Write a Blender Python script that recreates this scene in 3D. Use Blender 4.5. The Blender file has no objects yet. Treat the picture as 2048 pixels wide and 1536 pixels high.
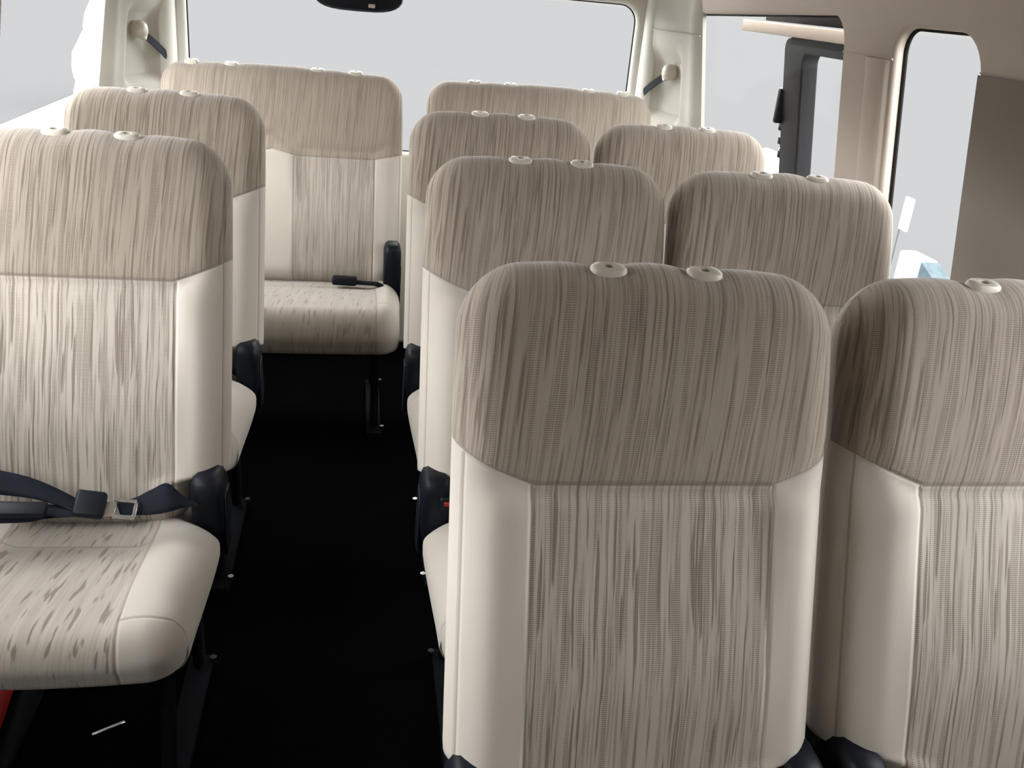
import bpy, bmesh, math, random
from mathutils import Vector, Matrix
from math import sin, cos, pi, radians, exp, sqrt
random.seed(7)
S = bpy.context.scene
COL = S.collection

# ------------------------------------------------------------------ camera
CAMZ, YAW, PITCH, ROLL, FPX = .2841, .1856, -.4002, .0937, 1851.38
ZF = -1.0                                    # cabin floor height (headrest guides are at z = 0)
cy, sy = cos(YAW), sin(YAW); cp, sp = cos(PITCH), sin(PITCH); cr, sr = cos(ROLL), sin(ROLL)
r0 = Vector((cy, -sy, 0)); f0 = Vector((sy, cy, 0))
FW = f0*cp + Vector((0, 0, sp)); U0 = -f0*sp + Vector((0, 0, cp))
RT = r0*cr + U0*sr; UP = -r0*sr + U0*cr
cam_d = bpy.data.cameras.new('camera'); cam = bpy.data.objects.new('camera', cam_d); COL.objects.link(cam)
cam_d.sensor_width = 36; cam_d.lens = 36*FPX/2048; cam_d.clip_start = .02; cam_d.clip_end = 900
cam.matrix_world = Matrix((( RT.x, UP.x, -FW.x, 0), (RT.y, UP.y, -FW.y, 0), (RT.z, UP.z, -FW.z, CAMZ), (0, 0, 0, 1)))
S.camera = cam

# ------------------------------------------------------------------ view + sky
S.view_settings.view_transform = 'Standard'; S.view_settings.look = 'None'
S.view_settings.exposure = 0.0; S.view_settings.gamma = 1.0; S.view_settings.use_curve_mapping = False
SKY = 10.0
GROUND_GREY = .70
w = bpy.data.worlds.new('sky'); S.world = w; w.use_nodes = True
wn = w.node_tree; wn.nodes.clear()
tc = wn.nodes.new('ShaderNodeTexCoord'); sx = wn.nodes.new('ShaderNodeSeparateXYZ')
rmp = wn.nodes.new('ShaderNodeValToRGB'); bg = wn.nodes.new('ShaderNodeBackground'); wo = wn.nodes.new('ShaderNodeOutputWorld')
wn.links.new(tc.outputs['Generated'], sx.inputs[0]); wn.links.new(sx.outputs['Z'], rmp.inputs[0])
e = rmp.color_ramp.elements      # ground haze up to the horizon, brightest sky low down, dimmer overhead
g = GROUND_GREY/(SKY*1.5)
e[0].position = .03; e[0].color = (g*1.0, g*1.0, g*.985, 1)
e[1].position = .12; e[1].color = (.98, .99, 1.0, 1)
for p_, v_ in ((.5, .80), (1., .40)):
    q_ = rmp.color_ramp.elements.new(p_); q_.color = (v_*.97, v_*.985, v_, 1)
wn.links.new(rmp.outputs[0], bg.inputs[0]); bg.inputs[1].default_value = SKY*1.5
wn.links.new(bg.outputs[0], wo.inputs[0])
try:
    S.cycles.use_denoising = True
    S.cycles.max_bounces = 10; S.cycles.diffuse_bounces = 5; S.cycles.transparent_max_bounces = 16
except Exception: pass

# ------------------------------------------------------------------ node helpers
class X:
    """value socket with arithmetic"""
    def __init__(s, nt, sock): s.nt, s.s = nt, sock
    def _m(s, op, *a):
        n = s.nt.nodes.new('ShaderNodeMath'); n.operation = op
        for i, v in enumerate((s,)+a):
            if isinstance(v, X): s.nt.links.new(v.s, n.inputs[i])
            else: n.inputs[i].default_value = v
        return X(s.nt, n.outputs[0])
    def __add__(s, o): return s._m('ADD', o)
    def __sub__(s, o): return s._m('SUBTRACT', o)
    def __mul__(s, o): return s._m('MULTIPLY', o)
    def inv(s): return (s*-1)+1
    def abs(s): return s._m('ABSOLUTE')
    def fr(s): return s._m('FRACT')
    def mx(s, o): return s._m('MAXIMUM', o)
    def mn(s, o): return s._m('MINIMUM', o)
    def lt(s, o): return s._m('LESS_THAN', o)
    def gt(s, o): return s._m('GREATER_THAN', o)
    def pw(s, o): return s._m('POWER', o)
    def sm(s, a, b, lo=0., hi=1.):
        n = s.nt.nodes.new('ShaderNodeMapRange'); n.interpolation_type = 'SMOOTHSTEP'
        s.nt.links.new(s.s, n.inputs[0]); n.inputs[1].default_value = a; n.inputs[2].default_value = b
        n.inputs[3].default_value = lo; n.inputs[4].default_value = hi
        return X(s.nt, n.outputs[0])

def new_mat(name):
    m = bpy.data.materials.new(name); m.use_nodes = True
    nt = m.node_tree; b = nt.nodes['Principled BSDF']
    return m, nt, b

def comb(nt, x, y, z=0.):
    n = nt.nodes.new('ShaderNodeCombineXYZ')
    for i, v in enumerate((x, y, z)):
        if isinstance(v, X): nt.links.new(v.s, n.inputs[i])
        else: n.inputs[i].default_value = v
    return n.outputs[0]

def noise(nt, vec, scale=1., detail=2., rough=.5, dist=0.):
    n = nt.nodes.new('ShaderNodeTexNoise'); nt.links.new(vec, n.inputs['Vector'])
    n.inputs['Scale'].default_value = scale; n.inputs['Detail'].default_value = detail
    n.inputs['Roughness'].default_value = rough; n.inputs['Distortion'].default_value = dist
    return X(nt, n.outputs[0])

def mixc(nt, fac, a, b):
    n = nt.nodes.new('ShaderNodeMix'); n.data_type = 'RGBA'
    nt.links.new(fac.s, n.inputs[0])
    for i, v in ((6, a), (7, b)):
        if isinstance(v, (tuple, list)): n.inputs[i].default_value = (*v, 1)
        else: nt.links.new(v, n.inputs[i])
    return n.outputs[2]

def bump(nt, b, h, strength=.3, dist=.001):
    n = nt.nodes.new('ShaderNodeBump'); nt.links.new(h.s, n.inputs['Height'])
    n.inputs['Strength'].default_value = strength; n.inputs['Distance'].default_value = dist
    nt.links.new(n.outputs[0], b.inputs['Normal'])

def plain(name, col, rough=.6, metal=0., spec=.5, nscale=0, namt=.0, bscale=0, bstr=.1):
    m, nt, b = new_mat(name)
    b.inputs['Roughness'].default_value = rough; b.inputs['Metallic'].default_value = metal
    b.inputs['Specular IOR Level'].default_value = spec
    tc = nt.nodes.new('ShaderNodeTexCoord')
    n = noise(nt, tc.outputs['Object'], nscale or 30, 3)
    c2 = tuple(c*(1-namt) for c in col); c1 = tuple(min(1, c*(1+namt)) for c in col)
    nt.links.new(mixc(nt, n, c2, c1), b.inputs['Base Color'])
    if bscale: bump(nt, b, noise(nt, tc.outputs['Object'], bscale, 2), bstr, .001)
    return m

# fabric colours
PLAIN_C = (.455, .418, .365)
PAT_BASE = (.375, .338, .29)
PAT_HEAD_SHADED = (.30, .255, .205)  # headrest fabric tone, with the shade on it darkened into the colour
STREAK = (.11, .085, .06)

def seat_fabric(name, kind, c=.140, off=0., half=0., vs=.236, hw=.222, slope=.36, amt=.92):
    """kind 'back': UV = (u, v down the back) in metres; kind 'cushion': UV = (u, distance from the rear)"""
    m, nt, b = new_mat(name)
    uv = nt.nodes.new('ShaderNodeUVMap'); uv.uv_map = 'UVMap'
    sp_ = nt.nodes.new('ShaderNodeSeparateXYZ'); nt.links.new(uv.outputs[0], sp_.inputs[0])
    u = X(nt, sp_.outputs[0]); v = X(nt, sp_.outputs[1])
    uf = (u - off).abs()
    if half: uf = (uf - half).abs()
    if kind == 'back':
        # seam: flat across the middle, climbing towards the edges
        rise = (uf - (c-.004)).mx(0.)
        vseam = (rise*slope + (rise*rise)*.6)*-1. + vs
        head = (v - vseam).lt(0.)
        panel = uf.lt(c)*(head.inv())
        seam_d = (v - vseam).abs().mn(((uf - c).abs()) + head*1.)
        edge_d = ((u).abs() - (hw-.002)).abs()
        seam_d = seam_d.mn(edge_d + v.lt(.03)*1.)
        pat = head.mx(panel)
    else:
        head = v.lt(-99.)
        panel = uf.lt(c)
        pat = panel
        seam_d = (uf - c).abs().mn((v - .17).abs() + uf.gt(c)*1.).mn((v-.395).abs() + uf.lt(c)*1.)
    # streak warp
    wob = noise(nt, comb(nt, u*6., v*5.), 1., 1.) - .5
    un = u + wob*.008 + ((v - vs)*head*.085 + v*.01 if kind == 'back' else v*.10)
    n1 = noise(nt, comb(nt, un*170., v*4.5), 1., 2., .55)
    n2 = noise(nt, comb(nt, un*230. + 31., v*4.2, 5.), 1., 2., .55)
    n4 = noise(nt, comb(nt, un*70., v*9., 9.), 1., 2., .5)
    st = n1.sm(.565, .62)
    if kind == 'cushion':
        n1 = noise(nt, comb(nt, un*130., v*17.), 1., 1., .4)
        st = n1.sm(.58, .68)
    dash = (v*420. + wob*3.).fr().sm(.25, .6) * (n4.sm(.26, .48))
    dd = n2.sm(.485, .55) * dash
    cols = (un*300.).fr().sm(.15, .5)
    stitch = (v*420.).fr().sm(.35, .6)
    if kind == 'cushion': dd = dd*.35
    dark = (st*(stitch*.35+.65)).mx(dd*.8)*(cols*.25+.75)
    base = mixc(nt, head, PAT_BASE, PAT_HEAD_SHADED)
    tone = noise(nt, comb(nt, un*45., v*3., 2.), 1., 2.)
    nA = nt.nodes.new('ShaderNodeMix'); nA.data_type = 'RGBA'; nA.blend_type = 'MULTIPLY'; nA.inputs[0].default_value = 1.
    nt.links.new(base, nA.inputs[6])
    tv = tone.sm(.3, .7, .92, 1.04)
    nt.links.new(comb(nt, tv, tv, tv), nA.inputs[7])
    pc = mixc(nt, dark*amt, nA.outputs[2], STREAK)
    fine = noise(nt, comb(nt, u*900., v*900.), 1., 1.)
    plc = mixc(nt, fine, tuple(k*.93 for k in PLAIN_C), tuple(k*1.04 for k in PLAIN_C))
    colr = mixc(nt, pat, plc, pc)
    seam = seam_d.sm(.0006, .0019).inv()
    colr = mixc(nt, seam*.55, colr, (.17, .14, .11))
    nt.links.new(colr, b.inputs['Base Color'])
    b.inputs['Roughness'].default_value = .95; b.inputs['Specular IOR Level'].default_value = .12
    b.inputs['Sheen Weight'].default_value = .25; b.inputs['Sheen Roughness'].default_value = .6
    hgt = seam_d.sm(.0, .005)*1.2 - dark*pat*.12 + fine*.10
    bump(nt, b, hgt, .7, .002)
    return m

M = {}
M['back'] = seat_fabric('seat_back_fabric', 'back')
M['back_l'] = seat_fabric('bench_back_fabric_left', 'back', c=.122, off=-.027, half=.186, hw=.3675, vs=.266, slope=.2, amt=.6)
M['back_r'] = seat_fabric('bench_back_fabric_right', 'back', c=.122, off=.023, half=.186, hw=.3725, vs=.266, slope=.2, amt=.6)
M['cush'] = seat_fabric('seat_cushion_fabric', 'cushion', c=.115)
M['cush_l'] = seat_fabric('bench_cushion_fabric_left', 'cushion', c=.30, off=-.01, half=0., amt=.55)
M['plast'] = plain('cream_plastic', (.50, .465, .40), .45, nscale=20, namt=.02)
M['hole'] = plain('guide_socket', (.08, .07, .06), .6)
M['black'] = plain('black_plastic', (.006, .008, .012), .45, nscale=40, namt=.1, spec=.16)
M['web'] = plain('black_webbing', (.007, .009, .015), .7, bscale=700, bstr=.4, spec=.12)
M['steel'] = plain('bright_steel', (.6, .6, .6), .25, 1.)
M['iron'] = plain('black_painted_steel', (.006, .007, .009), .7, spec=.08)
M['red'] = plain('red_paint', (.30, .006, .005), .5)
M['carpet'] = plain('black_floor_mat', (.002, .002, .0025), 1., spec=.02, nscale=60, namt=.3, bscale=300, bstr=.4)
M['trimc'] = plain('beige_trim', (.50, .44, .378), .7, nscale=300, namt=.05, bscale=500, bstr=.25, spec=.25)
M['trimg'] = plain('pale_trim', (.60, .60, .55), .6, nscale=300, namt=.03, bscale=500, bstr=.15, spec=.3)
M['headl'] = plain('beige_headliner', (.46, .39, .325), .95, nscale=500, namt=.08, bscale=600, bstr=.3, spec=.1)
M['seal'] = plain('dark_rubber', (.012, .010, .008), .7, spec=.1)
M['white'] = plain('blown_out_white', (.88, .88, .88), .3)  # plain white standing in for overexposed ground and shapes outdoors
M['cglass'] = plain('dark_car_glass', (.12, .17, .19), .08)
M['bluegrey'] = plain('blue_grey_sheet', (.055, .075, .085), .7, nscale=14, namt=.5, spec=.1)
M['asph'] = plain('pale_asphalt', (GROUND_GREY/SKY,)*3, 1., nscale=.6, namt=.01, spec=.0)
M['doorin'] = plain('grey_door_inner', (.012, .012, .013), .6, spec=.15, nscale=15, namt=.1)

gm, nt, b = new_mat('window_glass')
for n in list(nt.nodes):
    if n.type != 'OUTPUT_MATERIAL': nt.nodes.remove(n)
tr = nt.nodes.new('ShaderNodeBsdfTransparent'); gl = nt.nodes.new('ShaderNodeBsdfGlossy'); gl.inputs['Roughness'].default_value = .02
mxs = nt.nodes.new('ShaderNodeMixShader'); mxs.inputs[0].default_value = .002
nt.links.new(tr.outputs[0], mxs.inputs[1]); nt.links.new(gl.outputs[0], mxs.inputs[2])
nt.links.new(mxs.outputs[0], [n for n in nt.nodes if n.type == 'OUTPUT_MATERIAL'][0].inputs[0])
M['glass'] = gm

# ------------------------------------------------------------------ object helpers
def mesh_obj(name, verts, faces, mats, parent=None, smooth=True, uvs=None, fmat=None):
    me = bpy.data.meshes.new(name); me.from_pydata([tuple(v) for v in verts], [], faces); me.update()
    if not isinstance(mats, (list, tuple)): mats = [mats]
    for m in mats: me.materials.append(m)
    if fmat:
        for p, k in zip(me.polygons, fmat): p.material_index = k
    if smooth: me.polygons.foreach_set('use_smooth', [True]*len(me.polygons))
    if uvs:
        ul = me.uv_layers.new(name='UVMap')
        for lp in me.loops: ul.data[lp.index].uv = uvs[lp.vertex_index]
    o = bpy.data.objects.new(name, me); COL.objects.link(o)
    if parent: o.parent = parent
    return o

def thing(name, label, cat, loc=(0, 0, 0), group=None):
    o = bpy.data.objects.new(name, None); COL.objects.link(o); o.location = loc
    o.empty_display_size = .1
    tagit(o, label, cat, group); return o

def tagit(o, label, cat, group=None):
    o['label'] = label; o['category'] = cat
    if group: o['group'] = group
    return o

def struct(o): o['kind'] = 'structure'; return o

class MB:
    """collects shapes into one mesh"""
    def __init__(s): s.v, s.f, s.m = [], [], []
    def add(s, v, f, mi=0):
        k = len(s.v); s.v += [Vector(a) for a in v]; s.f += [[i+k for i in q] for q in f]; s.m += [mi]*len(f)
    def box(s, c, d, r=.004, seg=2, mi=0, rot=None):
        bm = bmesh.new(); bmesh.ops.create_cube(bm, size=1)
        for v in bm.verts: v.co = Vector((v.co.x*d[0], v.co.y*d[1], v.co.z*d[2]))
        if r: bmesh.ops.bevel(bm, geom=bm.edges[:], offset=min(r, min(d)*.49), segments=seg, profile=.5, affect='EDGES')
        if rot: bmesh.ops.rotate(bm, verts=bm.verts, cent=(0, 0, 0), matrix=rot)
        bm.verts.index_update()
        s.add([v.co+Vector(c) for v in bm.verts], [[v.index for v in f.verts] for f in bm.faces], mi); bm.free()
    def tube(s, pts, r, n=10, closed=False, mi=0, sq=1.):
        pts = [Vector(p) for p in pts]; k0 = len(pts); vs = []
        up = Vector((.13, .21, .97)).normalized()
        for i, p in enumerate(pts):
            if closed: t = pts[(i+1) % k0]-pts[i-1]
            else: t = pts[min(i+1, k0-1)]-pts[max(i-1, 0)]
            t.normalize(); a = t.cross(up)
            if a.length < .1: a = t.cross(Vector((1, 0, 0)))
            a.normalize(); bq = t.cross(a)
            rr = r[i] if isinstance(r, (list, tuple)) else r
            for j in range(n):
                th = 2*pi*j/n; vs.append(p + a*cos(th)*rr + bq*sin(th)*rr*sq)
        fs = []
        for i in range(k0 if closed else k0-1):
            for j in range(n):
                a0 = i*n+j; a1 = i*n+(j+1) % n; b0 = ((i+1) % k0)*n+j; b1 = ((i+1) % k0)*n+(j+1) % n
                fs.append([a0, a1, b1, b0])
        if not closed: fs += [list(range(n))[::-1], list(range((k0-1)*n, k0*n))]
        s.add(vs, fs, mi)
    def prism(s, outline, depth_vec, mi=0):
        """closed polygon extruded along a vector"""
        n = len(outline); a = [Vector(p) for p in outline]; d = Vector(depth_vec)
        s.add(a+[p+d for p in a], [list(range(n))[::-1], list(range(n, 2*n))]+[[i, (i+1) % n, n+(i+1) % n, n+i] for i in range(n)], mi)
    def build(s, name, mats, parent=None, smooth=True, shift=(0, 0, 0)):
        sh = Vector(shift)
        o = mesh_obj(name, [v-sh for v in s.v], s.f, mats, parent, smooth, fmat=s.m)
        bm = bmesh.new(); bm.from_mesh(o.data); bmesh.ops.recalc_face_normals(bm, faces=bm.faces[:]); bm.to_mesh(o.data); bm.free()
        if smooth:
            try: o.data.set_sharp_from_angle(angle=radians(40))
            except Exception: pass
        return o

def sstep(a, b, x):
    t = max(0., min(1., (x-a)/(b-a))); return t*t*(3-2*t)

def pillow_grid(w, H, r, R, step=.008, nphi=9):
    """grid over a rounded rectangle |u|<=w, 0<=v<=H; r corner radius, R edge rounding.
    returns node arrays and map(i,j)->(u,v,d)"""
    dn = [R*(1-cos(pi/2*k/nphi)) for k in range(nphi+1)]
    if r > R: dn += [R + (r-R)*(k+1)/max(1, math.ceil((r-R)/step)) for k in range(max(1, math.ceil((r-R)/step)))]
    def axis(L):
        inner = L-2*dn[-1]; k = max(2, int(round(inner/step)))
        return dn + [dn[-1]+inner*i/k for i in range(1, k)] + [L-d for d in reversed(dn)]
    us = [x-w for x in axis(2*w)]; vs = axis(H)
    def mp(u, v):
        a = r-(w-abs(u)); bt = r-v; bb = r-(H-v); bq = max(bt, bb)
        if a > 0 and bq > 0:
            rho = max(a, bq)
            th = (pi/4)*(bq/a) if a >= bq else pi/2-(pi/4)*(a/bq)
            uu = (w-r+rho*cos(th))*(1 if u > 0 else -1)
            vv = (r-rho*sin(th)) if bt > 0 else (H-r+rho*sin(th))
            return uu, vv, r-rho
        return u, v, min(w-abs(u), v, H-v)
    return us, vs, mp

# ------------------------------------------------------------------ seat building
TILT = radians(18.5)
def back_to_local(u, v, n, z0=1.0):
    """u across, v down the back, n forwards of its middle plane -> seat coordinates (y<0 is the front)"""
    bend = -.030*sstep(.30, .0, v)*0
    y = -sin(TILT)*v - cos(TILT)*n; z = -cos(TILT)*v + sin(TILT)*n
    return Vector((u, y+bend, z0+z))

def backrest(name, w, H, guides, mat, parent, panels, c, notch=(1, 1), T=.062, double=False):
    R = .052; r = .070
    us, vs, mp = pillow_grid(w, H, r, R)
    V, F, UV = [], [], []
    nu, nv = len(us), len(vs)
    def prof(d):
        x = max(0., 1-min(d, R)/R)
        return (max(0., 1-x**2.05))**(1/2.05)
    Rb = .085
    ids = {}
    for side in (1, -1):
        for j, v in enumerate(vs):
            for i, u in enumerate(us):
                edge = i in (0, nu-1) or j in (0, nv-1)
                if side == -1 and edge: ids[(-1, i, j)] = ids[(1, i, j)]; continue
                uu, vv, d = mp(u, v)
                p = prof(d)
                if side == 1: n = T*p
                else: n = -.058*p
                if side == 1:
                    # pillow shape of the front: bolsters, slack centre, headrest roll
                    fold = min(abs(uu-pc) for pc in panels)
                    inp = 1-sstep(c-.02, c+.02, fold)
                    low = sstep(.225, .27, vv)
                    n += p*(.012*(1-inp)*low*sstep(0, .05, w-abs(uu)))
                    n += p*.010*sin(pi*min(1, max(0, vv/.245)))**.8*(1-low)*1.2
                    n -= .004*exp(-((vv-.245+max(0, fold-c)*.7)/.010)**2)*p
                    n += p*.014*exp(-((vv-.46)/.12)**2)*inp
                # narrower head, wider shoulders
                k = 1.0 - .010*exp(-((vv-.02)/.10)**2)
                x = uu*k
                # crown along the top
                top = 1-sstep(0, .12, vv)
                crown = .013*(1-(abs(uu)/w)**2)*top
                dip = sum(.007*exp(-((uu-gx)/.030)**2) for gx in guides)*(1-sstep(0, .05, vv))
                v2 = vv - crown + dip + .003
                # lower corners cut back for the hinge covers
                cut = sstep(.560, .576, vv)
                lim = w-.058
                s_ = 1 if uu > 0 else 0
                if notch[s_] and cut > 0: x = x*(1-cut) + x*(lim/w)*cut
                # bottom tucks under
                V.append(back_to_local(x, v2, n)); ids[(side, i, j)] = len(V)-1
                arc = (1-p)*.02
                uA = x + (arc if uu > 0 else -arc)*(1 if w-abs(uu) < R else 0)
                UV.append((uA if side == 1 else uA+3., vv - (arc if vv < R else 0)) if side == 1 else (uA*1., vv+.4))
    for side in (1, -1):
        for j in range(nv-1):
            for i in range(nu-1):
                q = [ids[(side, i, j)], ids[(side, i+1, j)], ids[(side, i+1, j+1)], ids[(side, i, j+1)]]
                if side == 1: q = q[::-1]
                F.append(q)
    fm = [0]*((nu-1)*(nv-1)) + [1]*((nu-1)*(nv-1))
    # smooth roll-over: the outermost rear faces wear the front fabric
    k = (nu-1)*(nv-1)
    for j in range(nv-1):
        for i in range(nu-1):
            if j < 8: fm[k+j*(nu-1)+i] = 0
    return mesh_obj(name, V, F, [mat, M['plainf']], parent, uvs=UV, fmat=fm)

def guide_mesh():
    mb = MB()
    n = 20; prof_ = [(.55, -.006), (.9, -.004), (1.0, .001), (1.0, .007), (.95, .0105), (.82, .0125), (.45, .013), (.38, .0125), (.36, .006)]
    vs = []; fs = []
    for (k, z) in prof_:
        for j in range(n):
            th = 2*pi*j/n; cx, cz = cos(th), sin(th)
            sx_ = .0205*k*(abs(cx)**.62)*(1 if cx > 0 else -1); sy_ = .0135*k*(abs(cz)**.85)*(1 if cz > 0 else -1)
            if k < .5: sx_ *= .62; sy_ *= .9
            vs.append((sx_, sy_, z))
    for a in range(len(prof_)-1):
        for j in range(n): fs.append([a*n+j, a*n+(j+1) % n, (a+1)*n+(j+1) % n, (a+1)*n+j])
    mb.add(vs, fs); k = len(prof_)-1
    mb.add([vs[k*n+j] for j in range(n)], [list(range(n))], 1)
    return mb

M['plainf'] = plain('plain_velour', PLAIN_C, .95, nscale=400, namt=.04, bscale=900, bstr=.2, spec=.1)

def cushion(name, w, D, mat, parent, c, panels, y0, z0, wr=None, T=.135, rear_in=.055, nin=(1, 1)):
    """seat pad: v runs from the rear (0) to the front edge (D); top height z0 (seat coordinates)"""
    R = .045; r = .06
    us, vs, mp = pillow_grid(w, D, r, R, nphi=9)
    nu, nv = len(us), len(vs); V, F, UV, ids = [], [], [], {}
    def prof(d, e_):
        x = max(0., 1-min(d, R)/R); return (max(0., 1-x**e_))**(1/e_)
    for side in (1, -1):
        for j, v in enumerate(vs):
            for i, u in enumerate(us):
                edge = i in (0, nu-1) or j in (0, nv-1)
                if side == -1 and edge: ids[(-1, i, j)] = ids[(1, i, j)]; continue
                uu, vv, d = mp(u, v)
                fold = min(abs(uu-pc) for pc in panels)
                if side == 1:
                    p = prof(d, 2.4)
                    h = (T-.045)*p - T + .045
                    bol = sstep(c-.03, c+.03, fold)*sstep(.0, .06, w-abs(uu))
                    h += p*(.016*bol*sstep(.0, .09, vv)*(1-.5*sstep(D-.12, D, vv)))
                    h += p*(.030*sstep(.05, D-.06, vv) - .030)          # rises towards the front
                    h -= .004*exp(-((vv-.17)/.008)**2)*(1-bol)*p
                else:
                    p = prof(d, 3.0)
                    h = -T + .045 - .048*p
                k = 1.
                if uu > 0 and nin[1] or uu < 0 and nin[0]:
                    k = 1 - (rear_in/w)*(1-sstep(.085, .125, vv))
                k *= 1 - .045*(.4556/(2*w))*sstep(.12, D, vv)
                # front face bows forwards and undercuts
                yy = vv
                if vv > D-R and side == -1: yy = vv - .01
                crown = .012*(1-(uu/w)**2)*sstep(D*.7, D, vv)
                V.append(Vector((uu*k, y0-yy-crown, z0+h))); ids[(side, i, j)] = len(V)-1
                arcf = 0
                if vv > D-R: arcf = (1-p)*T*.55
                UV.append((uu*k, vv+(arcf if side == 1 else T*.55+(p)*.05)))
    for side in (1, -1):
        for j in range(nv-1):
            for i in range(nu-1):
                q = [ids[(side, i, j)], ids[(side, i+1, j)], ids[(side, i+1, j+1)], ids[(side, i, j+1)]]
                F.append(q[::-1] if side == 1 else q)
    return mesh_obj(name, V, F, mat, parent, uvs=UV)

def hinge_cover(parent, x, y, z, sgn, dy=.105, dz=.20):
    """rounded dark plastic recliner cover at the side of the seat"""
    mb = MB(); n = 22; pts = []
    for k in range(n):
        th = 2*pi*k/n; a, b_ = cos(th), sin(th)
        pts.append((dy/2*math.copysign(abs(a)**.55, a), dz/2*math.copysign(abs(b_)**.55, b_)))
    rings = [(-.026, .80), (-.022, .94), (-.014, 1.), (.014, 1.), (.022, .94), (.026, .80)]
    vs = [(x+dx, y+p*k_ - .32*q*k_, z+q*k_) for dx, k_ in rings for p, q in pts]
    fs = [[a*n+j, a*n+(j+1) % n, (a+1)*n+(j+1) % n, (a+1)*n+j] for a in range(len(rings)-1) for j in range(n)]
    fs += [list(range(n))[::-1], list(range((len(rings)-1)*n, len(rings)*n))]
    mb.add(vs, fs)
    # raised rim line and slot
    mb.box((x+sgn*.027, y-.015, z-.01), (.004, .05, .12), .0015, 1, rot=None)
    return mb.build('hinge_cover', M['black'], parent)

def seat_frame(parent, w, y0, D, ztop):
    mb = MB()
    for s in (-1, 1):
        x = s*(w-.075)
        mb.tube([(x, y0-.03, .012), (x, y0-.045, ztop*.6), (x, y0-.09, ztop-.02), (x, y0-D+.12, ztop-.02), (x, y0-D+.09, ztop*.6), (x, y0-D+.06, .012)], .0125, 10)
        mb.box((x, y0-D/2, .012), (.045, D*.98, .016), .003)
    mb.box((0, y0-D+.12, ztop-.02), (2*w-.16, .022, .022), .004)
    mb.box((0, y0-.07, ztop-.02), (2*w-.16, .022, .022), .004)
    mb.box((0, y0-D/2, ztop-.004), (2*w-.14, D*.72, .012), .003)
    o = mb.build('frame', M['iron'], parent)
    for s in (-1, 1):
        for yy in (y0-D+.04, y0-.02):
            bb = MB(); bb.tube([(s*(w-.05), yy, .018), (s*(w-.05), yy, .028)], .007, 6)
            bb.build('floor_bolt', M['steel'], o)
    return o

W1 = .222; H1 = .655
def make_seat(label, group):
    t = thing('minibus_seat', label, 'seat', (0, 0, ZF), group)
    gx = (-.056, .056)
    b_ = backrest('backrest', W1, H1, gx, M['back'], t, (0.,), .140)
    g0 = None
    for x in gx:
        g0 = guide_mesh().build('headrest_guide', [M['plast'], M['hole']], b_)
        g0.location = (x, -.031, .9965); g0.rotation_euler = (radians(8), 0, 0); g0.scale = (1.05, 1.05, 1.35)
    cushion('cushion', .213, .43, M['cush'], t, .115, (0.,), -.150, .420, T=.100, rear_in=.045)
    for s in (-1, 1): hinge_cover(t, s*(W1-.030), -.205, .395, s)
    seat_frame(t, W1, -.13, .40, .29)
    return t

def copy_tree(o, parent=None):
    c = o.copy(); COL.objects.link(c); c.parent = parent
    for ch in list(o.children): copy_tree(ch, c)
    return c

XR, XL, SP = .3424, -.4312, .4556
Y1, Y2, Y3, Y4 = .9995, 1.6769, 2.2888, 3.0856
GR = 'patterned beige minibus seats'
proto = make_seat('nearest full seat in front, brown-streaked back seen from corner to corner', GR)
SEATS = {}
spots = [('1A', XR-.008, Y1, None),
         ('1B', XR+SP, Y1, 'beige seat in the right foreground, cut off by the picture edge'),
         ('2A', XR, Y2, 'aisle seat of the right-hand pair directly behind the nearest full seat'),
         ('2B', XR+SP, Y2, 'window seat of the second right-hand pair, its shoulder glaring white in daylight'),
         ('3A', XR, Y3, 'aisle seat of the right-hand pair just ahead of the rear bench'),
         ('3B', XR+SP, Y3, 'window seat just ahead of the rear bench, pale shoulder beside the open door seen outside'),
         ('L2', XL, Y2, 'single seat in the left foreground with a black belt across its cushion'),
         ('L3', XL, Y3, 'single left-hand seat between the belted left seat and the rear bench')]
for key, x, y, lab in spots:
    o = proto if key == '1A' else copy_tree(proto)
    if lab: o['label'] = lab
    o.location = (x, y, ZF); SEATS[key] = o

# rear bench: two double sections
def bench(label, x, w, guides, panels, mat, cmat, side):
    t = thing('bench_seat', label, 'seat', (x, Y4, ZF), 'rear bench sections')
    b_ = backrest('backrest', w, .655, guides, mat, t, panels, .12, notch=(0, 0), double=True)
    for gxx in guides:
        g0 = guide_mesh().build('headrest_guide', [M['plast'], M['hole']], b_)
        g0.location = (gxx, -.031, .996); g0.rotation_euler = (radians(8), 0, 0); g0.scale = (1.05, 1.05, 1.35)
    cushion('cushion', w, .46, cmat, t, .30, (0.,), -.150, .425, rear_in=.03, nin=(1, 1))
    s = 1 if side == 'left' else -1
    hinge_cover(t, s*(w-.028), -.245, .415, s, .12, .26)
    seat_frame(t, w, -.13, .42, .30)
    return t
bl = bench('left half of the rear bench, fully visible with pale cushion beyond the aisle', -.226, .3675, (-.271, -.155, .101, .217), (-.213, .159), M['back_l'], M['cush_l'], 'left')
br = bench('right half of the rear bench, only its top showing behind the right-hand seats', .583, .3725, (-.221, -.105, .151, .267), (-.163, .209), M['back_r'], M['cush_l'], 'right')

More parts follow.
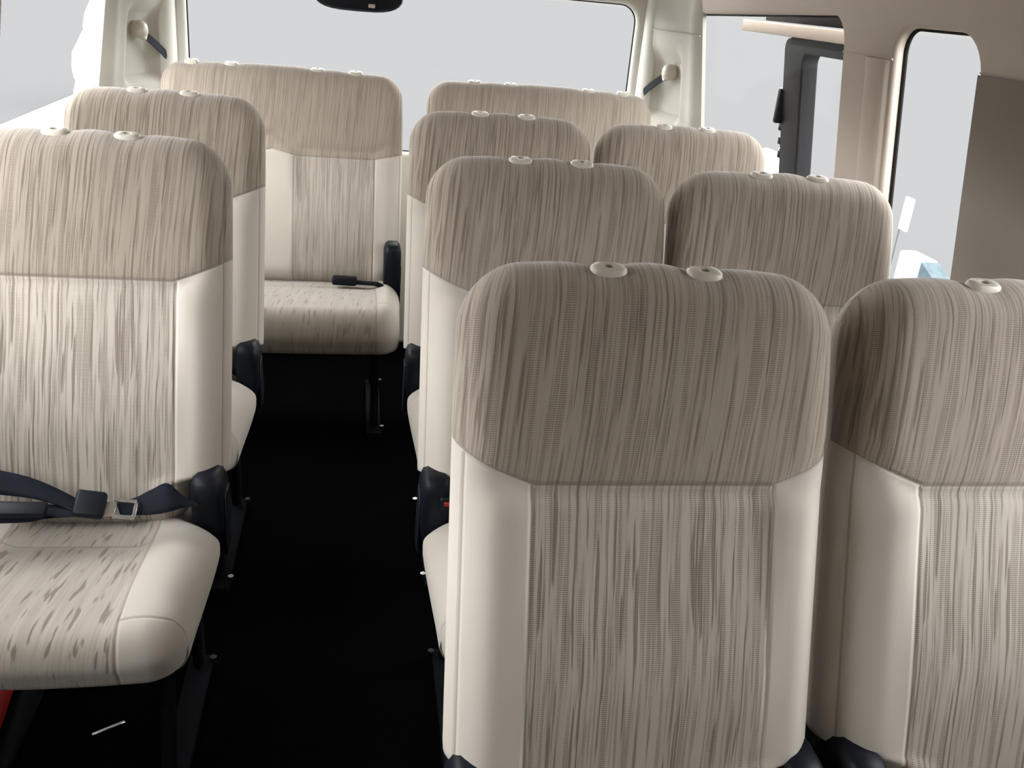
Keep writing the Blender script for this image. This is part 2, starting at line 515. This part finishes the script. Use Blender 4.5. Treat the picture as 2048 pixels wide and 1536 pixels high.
# ------------------------------------------------------------------ cabin shell
XC = .177
def wall_x(z): return .868 + .155*(.26-z)     # half width of the cabin at height z (walls lean in)
YF, YB = -1.25, 2.97
def rrect(y0, y1, z0, z1, r, n=8, sl=0.):
    """rounded rectangle outline in wall coordinates; r may be 4 radii (y0z0, y1z0, y1z1, y0z1); sl slants in y"""
    if not isinstance(r, (tuple, list)): r = (r,)*4
    pts = []
    for (cx_, cz_, a0, rr) in ((y0, z0, pi, r[0]), (y1, z0, 1.5*pi, r[1]), (y1, z1, 0, r[2]), (y0, z1, .5*pi, r[3])):
        ccx = cx_+rr if cx_ == y0 else cx_-rr; ccz = cz_+rr if cz_ == z0 else cz_-rr
        for k in range(n+1):
            a = a0+pi/2*k/n; pts.append((ccx+rr*cos(a), ccz+rr*sin(a)))
    return [(p[0]+sl*(p[1]-z1), p[1]) for p in pts]

def panel_with_holes(name, outline, holes, thick, bev, mat, xf):
    cu = bpy.data.curves.new(name, 'CURVE'); cu.dimensions = '2D'; cu.fill_mode = 'BOTH'
    for pts in [outline]+holes:
        sp2 = cu.splines.new('POLY'); sp2.points.add(len(pts)-1)
        for k, p in enumerate(pts): sp2.points[k].co = (p[0], p[1], 0, 1)
        sp2.use_cyclic_u = True
    cu.extrude = thick/2-bev; cu.bevel_depth = bev; cu.bevel_resolution = 4; cu.offset = -bev
    o = bpy.data.objects.new(name, cu); COL.objects.link(o)
    dg = bpy.context.evaluated_depsgraph_get(); dg.update()
    me = bpy.data.meshes.new_from_object(o.evaluated_get(dg)); bpy.data.objects.remove(o)
    for v in me.vertices: v.co = xf(v.co)
    bm = bmesh.new(); bm.from_mesh(me); bmesh.ops.remove_doubles(bm, verts=bm.verts[:], dist=1e-5)
    bmesh.ops.recalc_face_normals(bm, faces=bm.faces[:]); bm.to_mesh(me); bm.free()
    me.name = name; me.materials.clear(); me.materials.append(mat)
    me.polygons.foreach_set('use_smooth', [True]*len(me.polygons))
    try: me.set_sharp_from_angle(angle=radians(35))
    except Exception: pass
    ob = bpy.data.objects.new(name, me); COL.objects.link(ob); return ob

ZT = .36
TH = .032
def xr(co): return Vector((XC + wall_x(co.y) + TH/2 + co.z, co.x, co.y))
def xl(co): return Vector((XC - wall_x(co.y) - TH/2 - co.z, co.x, co.y))
# (Y, Z) window outlines on the right wall
QW = rrect(2.035, 3.13, -.24, .266, (.06, .06, .03, .06), 8)
DW = rrect(1.535, 1.815, ZF+.02, .285, (.01, .01, .05, .075), 8)
FWN = rrect(.42, 1.05, -.24, .24, .06, 8)
QW = [(a, b_+(.030*(3.1-a) if b_ > 0 else 0)) for a, b_ in QW]
outl = [(YF, ZF), (YB+.24, ZF), (YB+.24, ZT), (YF, ZT)]
wr = struct(panel_with_holes('wall_right', outl, [QW, DW, FWN], TH, .009, M['trimc'], xr))
LW1 = rrect(2.13, 3.13, -.24, .266, (.06, .06, .03, .06), 8)
LW2 = rrect(1.15, 1.93, -.24, .27, .06, 8)
wl = struct(panel_with_holes('wall_left', outl, [LW1, LW2, FWN], TH, .009, M['trimc'], xl))
for nme in ('window_1', 'window_2', 'window_3', 'window_4', 'window_5', 'window_6', 'window_7'): pass
def glass(name, y0, y1, z0, z1, f):
    vs = [f(Vector((a, b_, .0))) for a, b_ in ((y0, z0), (y1, z0), (y1, z1), (y0, z1))]
    off = Vector((.004, 0, 0))
    vs2 = [v+off for v in vs]
    mb = MB(); mb.add(vs+vs2, [[0, 1, 2, 3], [7, 6, 5, 4], [0, 4, 5, 1], [1, 5, 6, 2], [2, 6, 7, 3], [3, 7, 4, 0]])
    return struct(mb.build(name, M['glass'], smooth=False))
glass('window_1', 2.02, 3.15, -.26, .305, xr)
glass('window_2', .43, 1.07, -.26, .28, xr)
glass('window_3', 2.11, 3.15, -.26, .28, xl)
glass('window_4', 1.13, 1.95, -.26, .28, xl)
glass('window_5', .43, 1.07, -.26, .28, xl)

def seal_loop(pts, f, r, name, zoff=-.027):
    mb = MB(); mb.tube([f(Vector((a, b_, zoff))) for a, b_ in pts], r, 8, closed=True)
    return struct(mb.build(name, M['seal']))
seal_loop(DW, xr, .005, 'trim_1', .008)
seal_loop(QW, xr, .005, 'trim_2', .008)
seal_loop(LW1, xl, .004, 'trim_3', .008)

# headliner: arc from wall top to ceiling
RZ = .64
prof2 = []
for k in range(0, 11):
    a = pi/2*k/10
    prof2.append((wall_x(ZT)-.0 - .30*(1-cos(a)), ZT + (RZ-ZT)*sin(a)))
def headliner():
    pr = [(x, z) for x, z in prof2]
    full = [(XC+x, z) for x, z in pr] + [(XC-x, z) for x, z in reversed(pr)]
    outer = [(XC+(x+.05), z+.05*(k/10.)) for k, (x, z) in enumerate(pr)] + [(XC-(x+.05), z+.05*(1-k/10.)) for k, (x, z) in enumerate(reversed(pr))]
    n = len(full); ys = [YF, YB, 3.45]
    vs, fs = [], []
    for y in ys:
        sc = 1. if y < 3 else .93
        for x, z in full: vs.append((XC+(x-XC)*sc, y, z))
        for x, z in outer: vs.append((XC+(x-XC)*sc, y, z))
    st = 2*n
    for a in range(len(ys)-1):
        for j in range(n-1):
            fs.append([a*st+j, a*st+j+1, (a+1)*st+j+1, (a+1)*st+j])
            fs.append([a*st+n+j+1, a*st+n+j, (a+1)*st+n+j, (a+1)*st+n+j+1])
        for j in (0, n-1): fs.append([a*st+j, (a+1)*st+j, (a+1)*st+n+j, a*st+n+j])
    for a in (0, len(ys)-1):
        for j in range(n-1): fs.append([a*st+j, a*st+j+1, a*st+n+j+1, a*st+n+j])
    mb = MB(); mb.add(vs, fs); return mb.build('ceiling', M['headl'])
struct(headliner())

# floor
mb = MB(); mb.box((XC, (YF+3.5)/2, ZF-.02), (2.13, 3.5-YF, .04), 0); struct(mb.build('floor', M['carpet'], smooth=False))

# rear wall with its big window
YR = 3.38
def xb(co): return Vector((XC+.01+co.x, YR + co.z + .10*(-co.y)*0, co.y))
RW = rrect(-.745, .765, -.275, .275, (.06, .06, .06, .06), 8)
rear = struct(panel_with_holes('wall_back', [(-.93, ZF), (.93, ZF), (.93, .50), (-.93, .50)], [RW], .05, .018, M['trimg'], xb))
mb = MB(); mb.box((XC+.01, YR, 0), (1.54, .004, .57), 0); struct(mb.build('window_6', M['glass'], smooth=False))
mb = MB(); mb.tube([xb(Vector((a, b_, .0))) for a, b_ in RW], .004, 8, closed=True); struct(mb.build('trim_4', M['seal']))
# vertical roll of the rear door frame beside the window
def column(name, x, y, z0, z1, rx, ry, mat, lean=0.):
    mb = MB(); n = 20; vs = []; zs = [z0, z0+.01, z1-.01, z1]; ks = [.9, 1, 1, .9]
    for z, k in zip(zs, ks):
        for j in range(n):
            a = 2*pi*j/n; vs.append((x+lean*(z1-z)+rx*k*cos(a), y+ry*k*sin(a), z))
    fs = [[a*n+j, a*n+(j+1) % n, (a+1)*n+(j+1) % n, (a+1)*n+j] for a in range(3) for j in range(n)]
    fs += [list(range(n))[::-1], list(range(3*n, 4*n))]
    mb.add(vs, fs); return struct(mb.build(name, mat))
column('trim_5', XC+.835, YR-.03, -.4, .5, .035, .045, M['trimg'])
column('trim_6', XC-.800, YR-.03, -.4, .5, .035, .045, M['trimg'])

# corner pillars (angled panels with a pocket for the belt anchor)
M['trimd'] = plain('grey_beige_pillar_trim', (.40, .385, .335), .7, nscale=300, namt=.03, bscale=500, bstr=.2, spec=.2)
def d_pillar(name, s):
    a = Vector((XC+s*(.868+.01), 2.955, 0)); b_ = Vector((XC+s*.815, 3.36, 0))
    if s < 0: b_ = Vector((XC-.785, 3.36, 0))
    t_ = (b_-a); L = t_.length; t_.normalize(); nrm = Vector((-t_.y, t_.x, 0))*(1 if s > 0 else -1)   # into the cabin
    N, K = 28, 44; vs, fs = [], []
    z0, z1 = ZF, .50
    for j in range(K+1):
        z = z0+(z1-z0)*j/K if j < 14 else (-.30 + .80*(j-14)/(K-14))
        for i in range(N+1):
            q = i/N; dd = 0.
            dd += .022*exp(-((q-.10)/.12)**2)               # rounded front roll
            dd += .010*exp(-((q-.97)/.08)**2)
            pu = sstep(.36, .46, q)*(1-sstep(.80, .90, q)); pz = sstep(-.09, -.06, z)*(1-sstep(.105, .15, z))
            dd -= .038*pu*pz
            p = a + t_*(q*L) + nrm*dd
            leanx = s*.155*(.26-z)*(1-q*.9) if z < .26 else 0
            vs.append((p.x+leanx, p.y, z))
    for j in range(K):
        for i in range(N): fs.append([j*(N+1)+i, j*(N+1)+i+1, (j+1)*(N+1)+i+1, (j+1)*(N+1)+i])
    k = len(vs); off = -nrm*.012
    vs2 = [(v[0]+off.x, v[1]+off.y, v[2]) for v in vs]
    mb = MB(); mb.add(vs+vs2, fs+[[i+k for i in f[::-1]] for f in fs])
    rim = []
    for i in range(N):
        rim.append([i, i+1, k+i+1, k+i]); q0 = K*(N+1); rim.append([q0+i, q0+i+1, k+q0+i+1, k+q0+i])
    for j in range(K):
        rim.append([j*(N+1), (j+1)*(N+1), k+(j+1)*(N+1), k+j*(N+1)]); e_ = N
        rim.append([j*(N+1)+e_, (j+1)*(N+1)+e_, k+(j+1)*(N+1)+e_, k+j*(N+1)+e_])
    mb.f += rim; mb.m += [0]*len(rim)
    return struct(mb.build(name, M['trimd'])), a, t_, nrm, L
pr_ = d_pillar('trim_7', 1); pl_ = d_pillar('trim_8', -1)

# belt anchors in the pockets
def belt_anchor(label, info, q, z, s, ztip, qtip):
    _, a, t_, nrm, L = info
    base = a + t_*(q*L) - nrm*.036; base = Vector((base.x, base.y, z))
    base.x += s*.155*(.26-z)*(1-q*.9)
    o = thing('belt_anchor', label, 'seat belt', tuple(base), 'upper belt anchors on the rear pillars')
    mb = MB(); n = 20; vs, fs = [], []
    rings = [(.020, -.004), (.024, .004), (.026, .018), (.024, .030), (.018, .038), (.009, .042)]
    side = t_; up = Vector((0, 0, 1))
    for r_, h in rings:
        for j in range(n):
            an = 2*pi*j/n; p = side*cos(an)*r_ + up*sin(an)*r_*1.05 + nrm*h; vs.append(p)
    fs = [[i*n+j, i*n+(j+1) % n, (i+1)*n+(j+1) % n, (i+1)*n+j] for i in range(len(rings)-1) for j in range(n)]
    fs += [list(range(n)), list(range((len(rings)-1)*n, len(rings)*n))]
    mb.add(vs, fs)
    # short lug under the cap that turns towards the strap
    d1 = (side*(qtip-q)*L + up*(ztip-z))
    dn = d1.normalized(); wv = nrm.cross(dn).normalized()
    mb.prism([wv*.017+nrm*.012, -wv*.017+nrm*.012, -wv*.014+nrm*.012+dn*.034, wv*.014+nrm*.012+dn*.034], nrm*.018)
    mb.build('cover', M['plast'], o)
    mb = MB(); p0 = dn*.026+nrm*.021; p1 = d1+nrm*.052
    rb = []
    for k in range(7):
        p = p0.lerp(p1, k/6)+nrm*(.004*sin(pi*k/6)); rb.append(p)
    vs = [p+wv*.0125 for p in rb]+[p-wv*.0125 for p in rb]+[p+wv*.0125+nrm*.003 for p in rb]+[p-wv*.0125+nrm*.003 for p in rb]
    fs = []
    for k in range(6):
        fs += [[k, k+1, 7+k+1, 7+k], [14+k, 21+k, 21+k+1, 14+k+1], [k, 14+k, 14+k+1, k+1], [7+k, 7+k+1, 21+k+1, 21+k]]
    fs += [[0, 7, 21, 14], [6, 20, 27, 13]]
    mb.add(vs, fs); mb.build('strap', M['web'], o)
    return o
belt_anchor('cream belt anchor cap with black strap on the right rear pillar', pr_, .62, .075, 1, -.005, .88)
belt_anchor('cream belt anchor cap with black strap on the left rear pillar', pl_, .62, .075, -1, -.005, .88)

# pillar between the quarter window and the sliding door: rounded columns on the wall face
def wall_roll(name, yc, half, z0, z1, bulge, f, mat):
    N, K = 16, 12; vs, fs = [], []
    for j in range(K+1):
        z = z0+(z1-z0)*j/K
        endk = min(1., j/1.0, 1.) if j else .6
        for i in range(N+1):
            q = -1+2*i/N; h = bulge*sqrt(max(0, 1-q*q))
            vs.append(f(Vector((yc+q*half, z, -TH/2+.002-h))))
    for j in range(K):
        for i in range(N): fs.append([j*(N+1)+i, j*(N+1)+i+1, (j+1)*(N+1)+i+1, (j+1)*(N+1)+i])
    mb = MB(); mb.add(vs, fs); mb.f += [list(range(N+1)), list(range(K*(N+1), (K+1)*(N+1)))]; mb.m += [0, 0]
    return struct(mb.build(name, mat))
wall_roll('trim_9', 1.873, .048, -.9, .222, .017, xr, M['trimc'])
# taupe lower trim panel ahead of the door
mb = MB(); ys = (1.06, 1.532); mb.add([xr(Vector((y_, z_, -TH/2-d_))) for d_ in (-.002, .004) for y_, z_ in ((ys[0], -.98), (ys[1], -.98), (ys[1], .220), (ys[0], .220))],
    [[0, 1, 2, 3], [7, 6, 5, 4], [0, 4, 5, 1], [1, 5, 6, 2], [2, 6, 7, 3], [3, 7, 4, 0]])
M['taupe'] = plain('taupe_trim', (.27, .242, .215), .8, nscale=300, namt=.05, bscale=500, bstr=.3, spec=.15)
struct(mb.build('trim_10', M['taupe'], smooth=False))
# seam lines of the upper trim
def seam_line(name, y0, y1, f, z=.224):
    mb = MB(); mb.tube([f(Vector((y0, z, -TH/2))), f(Vector((y1, z, -TH/2)))], .0022, 6)
    return struct(mb.build(name, M['trimc']))
seam_line('trim_11', 1.10, 1.53, xr); seam_line('trim_12', 1.82, 2.03, xr)
mb = MB()
_, a, t_, nrm, L = pr_
mb.tube([Vector((*(a+t_*(q*L)+nrm*(.022*exp(-((q-.10)/.12)**2)+.010*exp(-((q-.97)/.08)**2)))[:2], .205)) for q in [k/10 for k in range(11)]], .002, 6)
struct(mb.build('trim_13', M['trimd']))

# dark lamp housing at the top of the rear window
hs = thing('lamp_housing', 'dark rounded housing hanging at the top edge of the rear window', 'lamp', (XC-.185, YR-.07, .195))
mb = MB(); n = 28; vs = []
rings = [(-.035, .88), (-.028, .97), (.0, 1.), (.03, .97)]
for y, k in rings:
    for j in range(n):
        a_ = 2*pi*j/n; ca, sa = cos(a_), sin(a_)
        vs.append((.15*k*math.copysign(abs(ca)**.6, ca)*(1-.10*(sa < 0)*abs(sa)), y, .062*k*math.copysign(abs(sa)**.55, sa)+.045))
fs = [[i*n+j, i*n+(j+1) % n, (i+1)*n+(j+1) % n, (i+1)*n+j] for i in range(3) for j in range(n)]+[list(range(n)), list(range(3*n, 4*n))]
mb.add(vs, fs); mb.build('housing', M['black'], hs)
mb = MB(); mb.box((.045, -.036, .004), (.022, .006, .012), .003); mb.build('latch', M['plast'], hs)

# front end of the cabin behind the viewer: unseen solid wall that blocks the windscreen light
mb = MB(); mb.box((XC, YF-.03, (ZF+.6)/2), (2.2, .05, -ZF+.6), 0); struct(mb.build('front_light_block', M['trimc'], smooth=False))
mb = MB(); mb.box((XC, YF-.03, .05), (1.75, .006, .62), 0); struct(mb.build('window_7', M['glass'], smooth=False))  # pane buried inside the closed wall, lets no light in

# ------------------------------------------------------------------ seat belt on the left foreground seat
def ribbon(name, rows, mat, parent, th=.0018):
    """rows: list of (edge point a, edge point b)"""
    # resample smoothly
    def cr_(p0, p1, p2, p3, t): return .5*((2*p1)+(-p0+p2)*t+(2*p0-5*p1+4*p2-p3)*t*t+(-p0+3*p1-3*p2+p3)*t*t*t)
    A = [Vector(a) for a, _ in rows]; B = [Vector(b_) for _, b_ in rows]; oa, ob_ = [], []
    for i in range(len(A)-1):
        for k in range(8):
            t = k/8; g_ = lambda L_, q: L_[max(0, min(len(L_)-1, q))]
            oa.append(cr_(g_(A, i-1), A[i], A[i+1], g_(A, i+2), t)); ob_.append(cr_(g_(B, i-1), B[i], B[i+1], g_(B, i+2), t))
    oa.append(A[-1]); ob_.append(B[-1]); n = len(oa); m_ = 5; vs = []
    for a, b_ in zip(oa, ob_):
        for k in range(m_): vs.append(a.lerp(b_, k/(m_-1)))
    fs = [[i*m_+k, i*m_+k+1, (i+1)*m_+k+1, (i+1)*m_+k] for i in range(n-1) for k in range(m_-1)]
    o = mesh_obj(name, vs, fs, mat, parent)
    bm = bmesh.new(); bm.from_mesh(o.data); bmesh.ops.recalc_face_normals(bm, faces=bm.faces[:])
    bmesh.ops.solidify(bm, geom=bm.faces[:], thickness=th); bm.to_mesh(o.data); bm.free()
    o.data.polygons.foreach_set('use_smooth', [True]*len(o.data.polygons))
    return o
sb = thing('seat_belt', 'black lap belt with buckle and steel tongue lying across the left foreground seat', 'seat belt', (XL, 1.45, -.59))
# local to (XL, 1.45, -.59): x across, y depth, z up
ribbon('webbing', [((-0.142, -0.063, 0.116), (-0.14, -0.083, 0.082)), ((-0.114, -0.063, 0.111), (-0.109, -0.088, 0.081)), ((-0.07, -0.066, 0.1), (-0.064, -0.093, 0.078)), ((-0.033, -0.07, 0.084), (-0.027, -0.098, 0.07)), ((0.005, -0.078, 0.065), (0.005, -0.108, 0.061))], M['web'], sb)
ribbon('webbing', [((0.062, -0.088, 0.067), (0.07, -0.103, 0.054)), ((0.089, -0.078, 0.07), (0.097, -0.103, 0.053)), ((0.114, -0.068, 0.08), (0.122, -0.103, 0.054)), ((0.137, -0.063, 0.088), (0.149, -0.098, 0.057)), ((0.16, -0.068, 0.069), (0.168, -0.083, 0.056)), ((0.184, -0.068, 0.054), (0.187, -0.078, 0.053))], M['web'], sb)
ribbon('webbing', [((0.001, -0.093, 0.063), (0.007, -0.118, 0.06)), ((-0.043, -0.093, 0.067), (-0.032, -0.123, 0.06)), ((-0.072, -0.093, 0.071), (-0.063, -0.128, 0.056)), ((-0.137, -0.093, 0.073), (-0.128, -0.128, 0.054))], M['web'], sb)
rot = Matrix.Rotation(radians(8), 3, 'Y') @ Matrix.Rotation(radians(38), 3, 'X')
mb = MB(); mb.box((0.027, -0.105, 0.073), (.046, .044, .018), .006, 3, rot=rot); mb.build('buckle', M['black'], sb)
rot = Matrix.Rotation(radians(6), 3, 'Y') @ Matrix.Rotation(radians(35), 3, 'X')
tx, ty, tz = (0.07, -0.105, 0.065)
mb = MB()
mb.box((tx-.018, ty, tz), (.026, .024, .003), .001, 1, rot=rot)
mb.box((tx+.008, ty+.012, tz+.008), (.034, .006, .003), .001, 1, rot=rot); mb.box((tx+.008, ty-.011, tz-.008), (.034, .007, .003), .001, 1, rot=rot)
mb.box((tx+.024, ty, tz-.002), (.006, .026, .003), .001, 1, rot=rot)
mb.build('tongue', M['steel'], sb)
mb = MB(); mb.box((-0.08, -0.125, 0.076), (.10, .026, .014), .005, 2, rot=Matrix.Rotation(radians(20), 3, 'X')); mb.build('buckle', M['black'], sb)

# buckles on other seats
def buckle(label, loc, rz, red=False, ln=.075):
    o = thing('belt_buckle', label, 'seat belt', loc)
    o.rotation_euler = (0, 0, rz)
    mb = MB(); mb.box((0, 0, .014), (ln, .032, .026), .007, 3); mb.build('housing', M['black'], o)
    mb = MB(); mb.box((ln*.5+.028, 0, .010), (.07, .022, .009), .003, 2)
    mb.tube([(ln*.5+.058, 0, .010), (ln*.5+.075, 0, .004), (ln*.5+.082, 0, -.012)], .008, 8); mb.build('stalk', M['web'], o)
    if red:
        mb = MB(); mb.box((-ln*.5-.001, 0, .015), (.004, .016, .008), .001, 1); mb.build("release_button", M['red'], o)
    return o
buckle('black belt buckle lying on the left half of the rear bench cushion', (-.03, Y4-.318, -.588), radians(-5))
b2 = buckle('black belt buckle with red button wedged beside the second-row aisle seat cushion', (0.170, 1.42, -0.562), radians(90), True, .05)

# ------------------------------------------------------------------ fire extinguisher under the left foreground seat
fe = thing('fire_extinguisher', 'red fire extinguisher on the floor under the left foreground seat', 'fire extinguisher', (-.645, 1.42, ZF+.058))
mb = MB(); ax = Vector((-.10, .99, .0)).normalized()
pr3 = [(-.17, .02), (-.168, .046), (-.158, .054), (.10, .054), (.12, .048), (.135, .032), (.145, .016), (.155, .014)]
n = 24; vs = []
uu_ = Vector((0, 0, 1)); vv_ = ax.cross(uu_)
for t, r_ in pr3:
    for j in range(n): vs.append(ax*t+uu_*r_*cos(2*pi*j/n)+vv_*r_*sin(2*pi*j/n))
fs = [[i*n+j, i*n+(j+1) % n, (i+1)*n+(j+1) % n, (i+1)*n+j] for i in range(len(pr3)-1) for j in range(n)]+[list(range(n)), list(range(7*n, 8*n))]
mb.add(vs, fs); mb.build('cylinder', M['red'], fe)
mb = MB(); mb.box(ax*.17, (.03, .03, .03), .006); mb.tube([ax*.17, ax*.20+uu_*.02, ax*.25+uu_*.03], .007, 8); mb.tube([ax*.17, ax*.20-uu_*.01, ax*.24-uu_*.005], .006, 8)
mb.build('valve', M['black'], fe)

# steel piece added for a glint of the floor track, and the foot bar
def strip(name, label, p0, p1, wd=.010, h=.004, mat='steel'):
    c_ = (Vector(p0)+Vector(p1))/2; d = Vector(p1)-Vector(p0)
    mb = MB(); mb.box((0, 0, 0), (d.length, wd, h), .001, 1, rot=Matrix.Rotation(math.atan2(d.y, d.x), 3, 'Z'))
    o = mb.build(name, M[mat]); o.location = c_; tagit(o, label, 'metal strip'); return o
strip('track_glint', 'short steel piece added for the seat-track glint on the dark floor below the left foreground seat', (-.445, 1.355, ZF+.003), (-.395, 1.385, ZF+.003), .006)
strip('foot_bar', 'thin dull metal bar along the floor in front of the rear bench', (-.50, 2.62, -.762), (-.01, 2.62, -.762), .008, .008, 'iron')

# ------------------------------------------------------------------ outside: the opened sliding door
XD = 1.225
sd = thing('sliding_door', 'opened sliding door with dark inner frame seen outside the right rear window', 'door', (XD, 2.5, ZF))
def sdp(y, z): return Vector((.155*(.26-z), y-2.5, z-ZF))
def sdpanel(name, outline, holes, th, mat, off=0.):
    def xf(co): return Vector((off+co.z+.155*(.26-co.y), co.x-2.5, co.y-ZF))
    o = panel_with_holes(name, outline, holes, th, .006, mat, xf); o.parent = sd; return o
sdpanel('door_frame', rrect(2.15, 2.69, ZF+.05, .232, (.04, .04, .035, .06), 6), [rrect(2.22, 2.568, -.25, .194, (.05, .05, .03, .04), 6)], .05, M['doorin'])
mb = MB()
for z in (.05, -.02, -.06, -.10):
    p = sdp(2.685, z); mb.box((p.x-.01, p.y+.012, p.z), (.03, .016, .022), .003)
p = sdp(2.69, .10); mb.box((p.x-.015, p.y+.004, p.z-.06), (.03, .02, .10), .006)
mb.build('latch', M['black'], sd)
mb = MB(); p = sdp(2.69, .07); mb.box((p.x-.012, p.y+.022, p.z), (.01, .008, .008), .002); p = sdp(2.69, -.09); mb.box((p.x-.012, p.y+.022, p.z), (.01, .008, .012), .002)
mb.build('striker', M['steel'], sd)
mb = MB(); mb.add(*[[sdp(2.15, -.27), sdp(2.59, -.27), sdp(2.59, .21), sdp(2.15, .21)] + [q+Vector((.004, 0, 0)) for q in (sdp(2.15, -.27), sdp(2.59, -.27), sdp(2.59, .21), sdp(2.15, .21))], [[0, 1, 2, 3], [7, 6, 5, 4]]])
mb.build('pane', M['glass'], sd, smooth=False)
# roller rail along the roof edge
rl = thing('door_rail', 'pale rail above the opened sliding door, outside the right rear window', 'rail', (1.15, 2.5, .2))
mb = MB(); mb.box((0, .0, .050), (.026, .72, .031), .004); mb.box((0.02, 0, .048), (.02, .6, .020), .003); mb.build('rail', M['trimc'], rl)
mb = MB(); mb.box((.02, -.09, .083), (.05, .60, .028), .003); mb.box((.03, -.14, .025), (.05, .36, .018), .003); mb.build('rubber', M['seal'], rl)

# ------------------------------------------------------------------ outside: ground and blown-out white shapes
GZ = ZF-.55
mb = MB(); mb.add([(-300, -300, GZ), (300, -300, GZ), (300, 300, GZ), (-300, 300, GZ)], [[0, 1, 2, 3]])
struct(mb.build('ground', M['asph'], smooth=False))

# pale concrete beside the van, brightly lit by the open sky
def slab(name, pts, mat, z, h=.03):
    mb = MB(); mb.prism([(x, y, z) for x, y in pts], (0, 0, h)); return mb.build(name, M[mat], smooth=False)
sl = slab('pavement', [(-3.80, -6), (-3.80, 15), (-1.6, 15), (-1.6, -6)], 'white', GZ+.001); struct(sl)
# plain white stand-ins for overexposed shapes outdoors
def bush(label, loc, blobs):
    mb = MB()
    for (x, y, z, r_) in blobs:
        bm = bmesh.new(); bmesh.ops.create_icosphere(bm, subdivisions=3, radius=r_)
        for v in bm.verts:
            v.co *= 1+.10*sin(v.co.x*23+x*9)*cos(v.co.y*19+y*5)*sin(v.co.z*21+z*7)
            v.co += Vector((x, y, z))
        bm.verts.index_update(); mb.add([v.co for v in bm.verts], [[v.index for v in f.verts] for f in bm.faces]); bm.free()
    o = mb.build('bush', M['white']); o.location = loc; return tagit(o, label, 'bush')
bush('blown-out white shape built as a bush outside the left rear window, against the rear pillar', (-3.0, 12.75, GZ),
     [(0, -.25, .25, .42), (0, .25, .50, .55), (.0, .75, .95, .50), (0, .95, 1.3, .42), (0, -.42, .98, .16), (0, -.25, 1.0, .16), (0, .1, 1.1, .2)])
o = MB(); o.box((0, 0, 0), (.06, .5, .76), .02, 2); o = o.build('glare_block', M['white']); o.location = (3.53, 7.6, GZ+.385)
tagit(o, 'blown-out white patch outside built as a low wall, just behind the latch edge of the opened sliding door', 'wall')
bx_ = thing('glare_box', 'blown-out white shape built as a box with a bluish sloping end outside the open doorway', 'box', (3.6, 5.1, GZ))
mb = MB(); mb.box((0, .27, .245), (.12, .26, .49), .015, 2); mb.build('body', M['white'], bx_)
mb = MB(); mb.prism([(-.06, .14, 0), (-.06, .14, .48), (-.06, -.16, .36), (-.06, -.16, 0)], (.12, 0, 0)); mb.build('sloping_end', M['bluegrey'], bx_)
sg = thing('glare_board', 'blown-out white spot built as a small board on a thin post outside the open doorway', 'sign', (3.6, 5.62, GZ))
mb = MB(); mb.box((0, 0, .70), (.02, .10, .22), .02, 3); mb.build('board', M['white'], sg)
mb = MB(); mb.tube([(0.0, .04, 0), (.0, .04, .6)], .005, 8); mb.build('post', M['asph'], sg)
